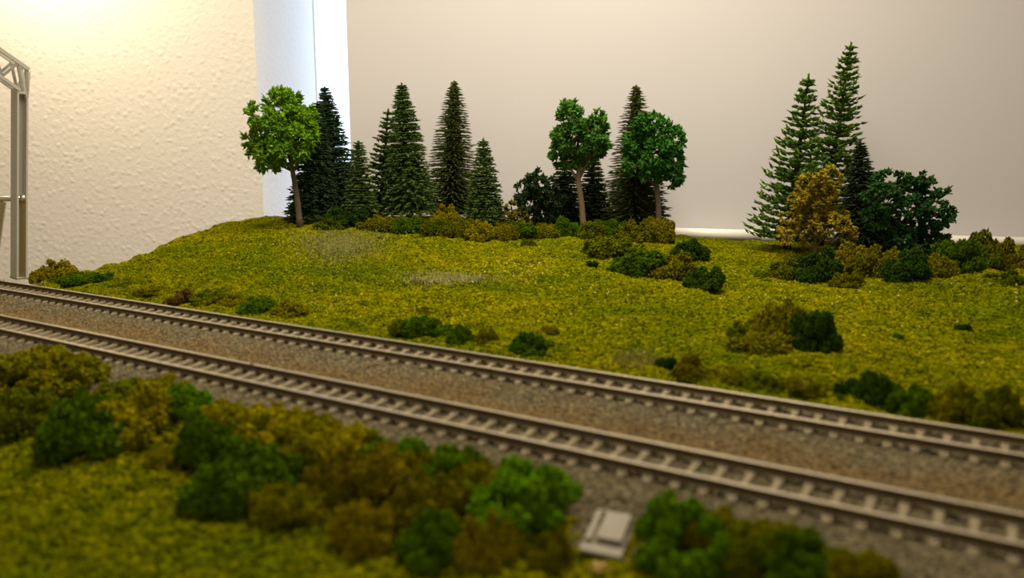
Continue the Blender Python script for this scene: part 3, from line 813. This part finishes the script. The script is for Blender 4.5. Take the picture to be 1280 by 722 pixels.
link('pale_flecks', mesh_np('pale_flecks', V, FA, m_plain('pale_chips', (0.52, 0.47, 0.17), .8)), None, None, kind='stuff', label='pale cream flecks scattered over the hill turf', category='flecks')

# ------------------------------------------------------------------ concrete box and stone
M_CON = m_plain('light_concrete', (0.37, 0.34, 0.28), .85, .2, var=.15, scale=40)
M_CON2 = m_plain('grey_concrete', (0.25, 0.225, 0.175), .85, .2, var=.15, scale=40)
pc = hit(761, 664); zc = pc[2] - .010
root = empty('concrete_box', (pc[0], pc[1], zc), label='small pale concrete box with raised lid beside front ballast', category='box')
root.rotation_euler = (math.radians(17), 0, ROT + math.radians(188)); root.scale = (.86, .84, .55)
m = MB(); m.box((0, .004, .008), (.120, .150, .024)); m.build('base', M_CON2, root, bevel=.003)
m = MB(); m.box((.014, .012, .034), (.072, .112, .022)); m.build('lid', M_CON, root, bevel=.004)
m = MB(); m.box((-.044, .012, .030), (.018, .125, .016)); m.build('side_rim', M_CON, root, bevel=.003)
m = MB(); m.box((0, -.074, .012), (.120, .030, .022)); m.build('front_rim', M_CON, root, bevel=.003)
m = MB(); m.box((.014, .074, .030), (.092, .012, .018)); m.build('rear_rim', M_CON, root, bevel=.003)
ps = hit(752, 714)
rng = np.random.default_rng(5); V, FA = crumbs(rng.normal(size=(10, 3)) * np.array([.012, .008, .004]), rng.normal(size=(10, 3)), .016, .012, rng)
link('pebble', mesh_np('pebble', V, FA, m_plain('sandy_stone', (0.42, 0.29, 0.09), .8)), None, ps + np.array([0, 0, .004]), label='small sandy yellow pebble below the concrete box', category='pebble')

# ------------------------------------------------------------------ white pipe at the foot of the backdrop
M_PIPE = m_plain('white_plastic', (0.82, 0.79, 0.74), .35, .4, var=.04)
def bp(x, off, z): return np.array([x, board_y(x) - off, z])
pz = lambda x: np.interp(x, [1.2, 2.3, 4.3], [.085, .075, .050])
root = empty('white_pipe', bp(1.35, .12, 0), label='white plastic pipe lying along the foot of the backdrop', category='pipe')
o0 = bp(1.35, .12, 0)
m = MB(); m.tube([bp(x, .12, pz(x)) - o0 for x in (1.30, 1.8, 2.28)], .056, 16); m.build('tube', M_PIPE, root, smooth=True)
m = MB(); m.tube([bp(x, .12, pz(x)) - o0 for x in (2.22, 2.24, 2.48, 2.50)], [.056, .064, .064, .056], 16); m.build('coupling', M_PIPE, root, smooth=True)
m = MB(); m.tube([bp(x, .12, pz(x)) - o0 for x in (2.45, 3.4, 5.0)], .056, 16); m.build('tube', M_PIPE, root, smooth=True)
m = MB(); m.tube([bp(1.44, .12, pz(1.4) + h_) - o0 for h_ in (.04, .07, .085, .092)], [.05, .048, .034, .012], 14); m.build('knob', M_PIPE, root, smooth=True)

# ------------------------------------------------------------------ gantry mast at the left
M_GREY = m_plain('grey_mast_paint', (0.58, 0.56, 0.51), .5, .35, var=.08)
M_GREY2 = m_plain('dark_grey_paint', (0.36, 0.35, 0.31), .55, .35, var=.08)
M_BRASS = m_plain('dull_brass', (0.50, 0.40, 0.20), .4, .5, metal=.8, var=.1)
M_SILV = m_plain('bright_metal', (0.70, 0.66, 0.56), .3, .5, metal=.9, var=.05)
pm = plane_hit(24, 349, -.06)
ztop = at(26, 84, pm[1])[2]
root = empty('gantry_mast', (pm[0], pm[1], gz(pm[0], pm[1])[0]), label='grey lattice gantry on steel masts beside the rear track', category='gantry')
root.rotation_euler = (0, math.atan2(at(25, 84, pm[1])[0] - pm[0], ztop - pm[2]), 0)
n3 = np.array([*NV, 0]); t3 = np.array([*TV, 0]); zz = np.array([0, 0, 1.0])
H0 = ztop - root.location.z
HC = at(26, 110, pm[1])[2] - root.location.z
def column(off):
    c = off
    m = MB(); m.box(c + zz * HC / 2, (.012, .054, HC), (t3, n3, zz)); m.build('web', M_GREY2, root)
    for s in (-1, 1):
        m = MB(); m.box(c + s * n3 * .030 + zz * HC / 2, (.080, .012, HC), (t3, n3, zz)); m.build('flange', M_GREY, root)
        m = MB(); m.bar(c + s * t3 * .034 + n3 * .028 + zz * (HC - .05), c + s * t3 * .034 + n3 * .028 + zz * (H0 + .01), .012, .018, up=n3); m.build('end_post', M_GREY, root)
        m = MB(); q = c + s * t3 * .034
        m.add([q - n3 * .03 + zz * (HC - .03) + e * t3 * .004 for e in (-1, 1)] + [q + n3 * .04 + zz * (HC - .03) + e * t3 * .004 for e in (-1, 1)] + [q + n3 * .05 + zz * (H0 - .01) + e * t3 * .004 for e in (-1, 1)],
              [(0, 2, 4), (1, 5, 3), (0, 1, 3, 2), (2, 3, 5, 4), (4, 5, 1, 0)]); m.build('gusset', M_GREY, root)
    m = MB(); m.box(c + zz * .0, (.09, .075, .012), (t3, n3, zz)); m.build('foot_plate', M_GREY2, root)
column(np.zeros(3)); far = -n3 * 1.30
column(far)
tv = zz * H0; k1 = -n3 * .32 + zz * .20; k2 = -n3 * .98 + zz * .20; lo = zz * (H0 - HC + .005)
for s in (-1, 1):
    e = t3 * .036 * s
    for a_, b_, th_ in ((tv + e + n3 * .04, tv + k1 + e, .024), (tv + k1 + e, tv + k2 + e, .024), (tv + k2 + e, tv + far + e, .024),
                   (tv - lo + e - n3 * .02, tv + k1 - zz * .16 + e, .020), (tv + k1 - zz * .16 + e, tv + k2 - zz * .16 + e, .020), (tv + k2 - zz * .16 + e, tv + far - lo + e, .020)):
        m = MB(); m.bar(a_, b_, .016, th_); m.build('chord', M_GREY, root)
    for a_, b_ in ((tv - lo, tv + k1 * .10), (tv - lo + n3 * .03, tv + n3 * .02), (tv + k1 * .12, tv + k1 * .40 - zz * .145), (tv + k1 * .40 - zz * .145, tv + k1 * .62), (tv + k1 * .62, tv + k1 - zz * .16), (tv + k1, tv + (k1 * 2 + k2) / 3 - zz * .16),
                   (tv + (k1 * 2 + k2) / 3 - zz * .16, tv + (k1 + k2 * 2) / 3), (tv + (k1 + k2 * 2) / 3, tv + k2 - zz * .16)):
        m = MB(); m.bar(a_ + e, b_ + e, .010, .016); m.build('brace', M_GREY2, root)
# bright rod through the mast with two brass strips hanging from it
ob = np.array(root.location); yb = pm[1] + .005; tilt = root.rotation_euler.y
def A_(px, py):
    p = at(px, py, yb) - ob      # into the leaning mast's own axes
    return np.array([p[0] * math.cos(tilt) - p[2] * math.sin(tilt), p[1], p[0] * math.sin(tilt) + p[2] * math.cos(tilt)])
m = MB(); m.tube([A_(-30, 249), A_(31, 248)], .018, 12); m.build('rod', M_SILV, root, smooth=True)
def strip(a_, b_, wd):
    m = MB(); m.bar(a_, b_, .022, wd, up=(1, 0, 0)); return m.build('strip', M_BRASS, root, bevel=.003)
strip(A_(29, 347), A_(29, 252), .034); strip(A_(-9, 347), A_(4, 252), .034)
m = MB(); m.tube([A_(27, 248), A_(32, 248)], .024, 12); m.build('end_cap', M_SILV, root, smooth=True)
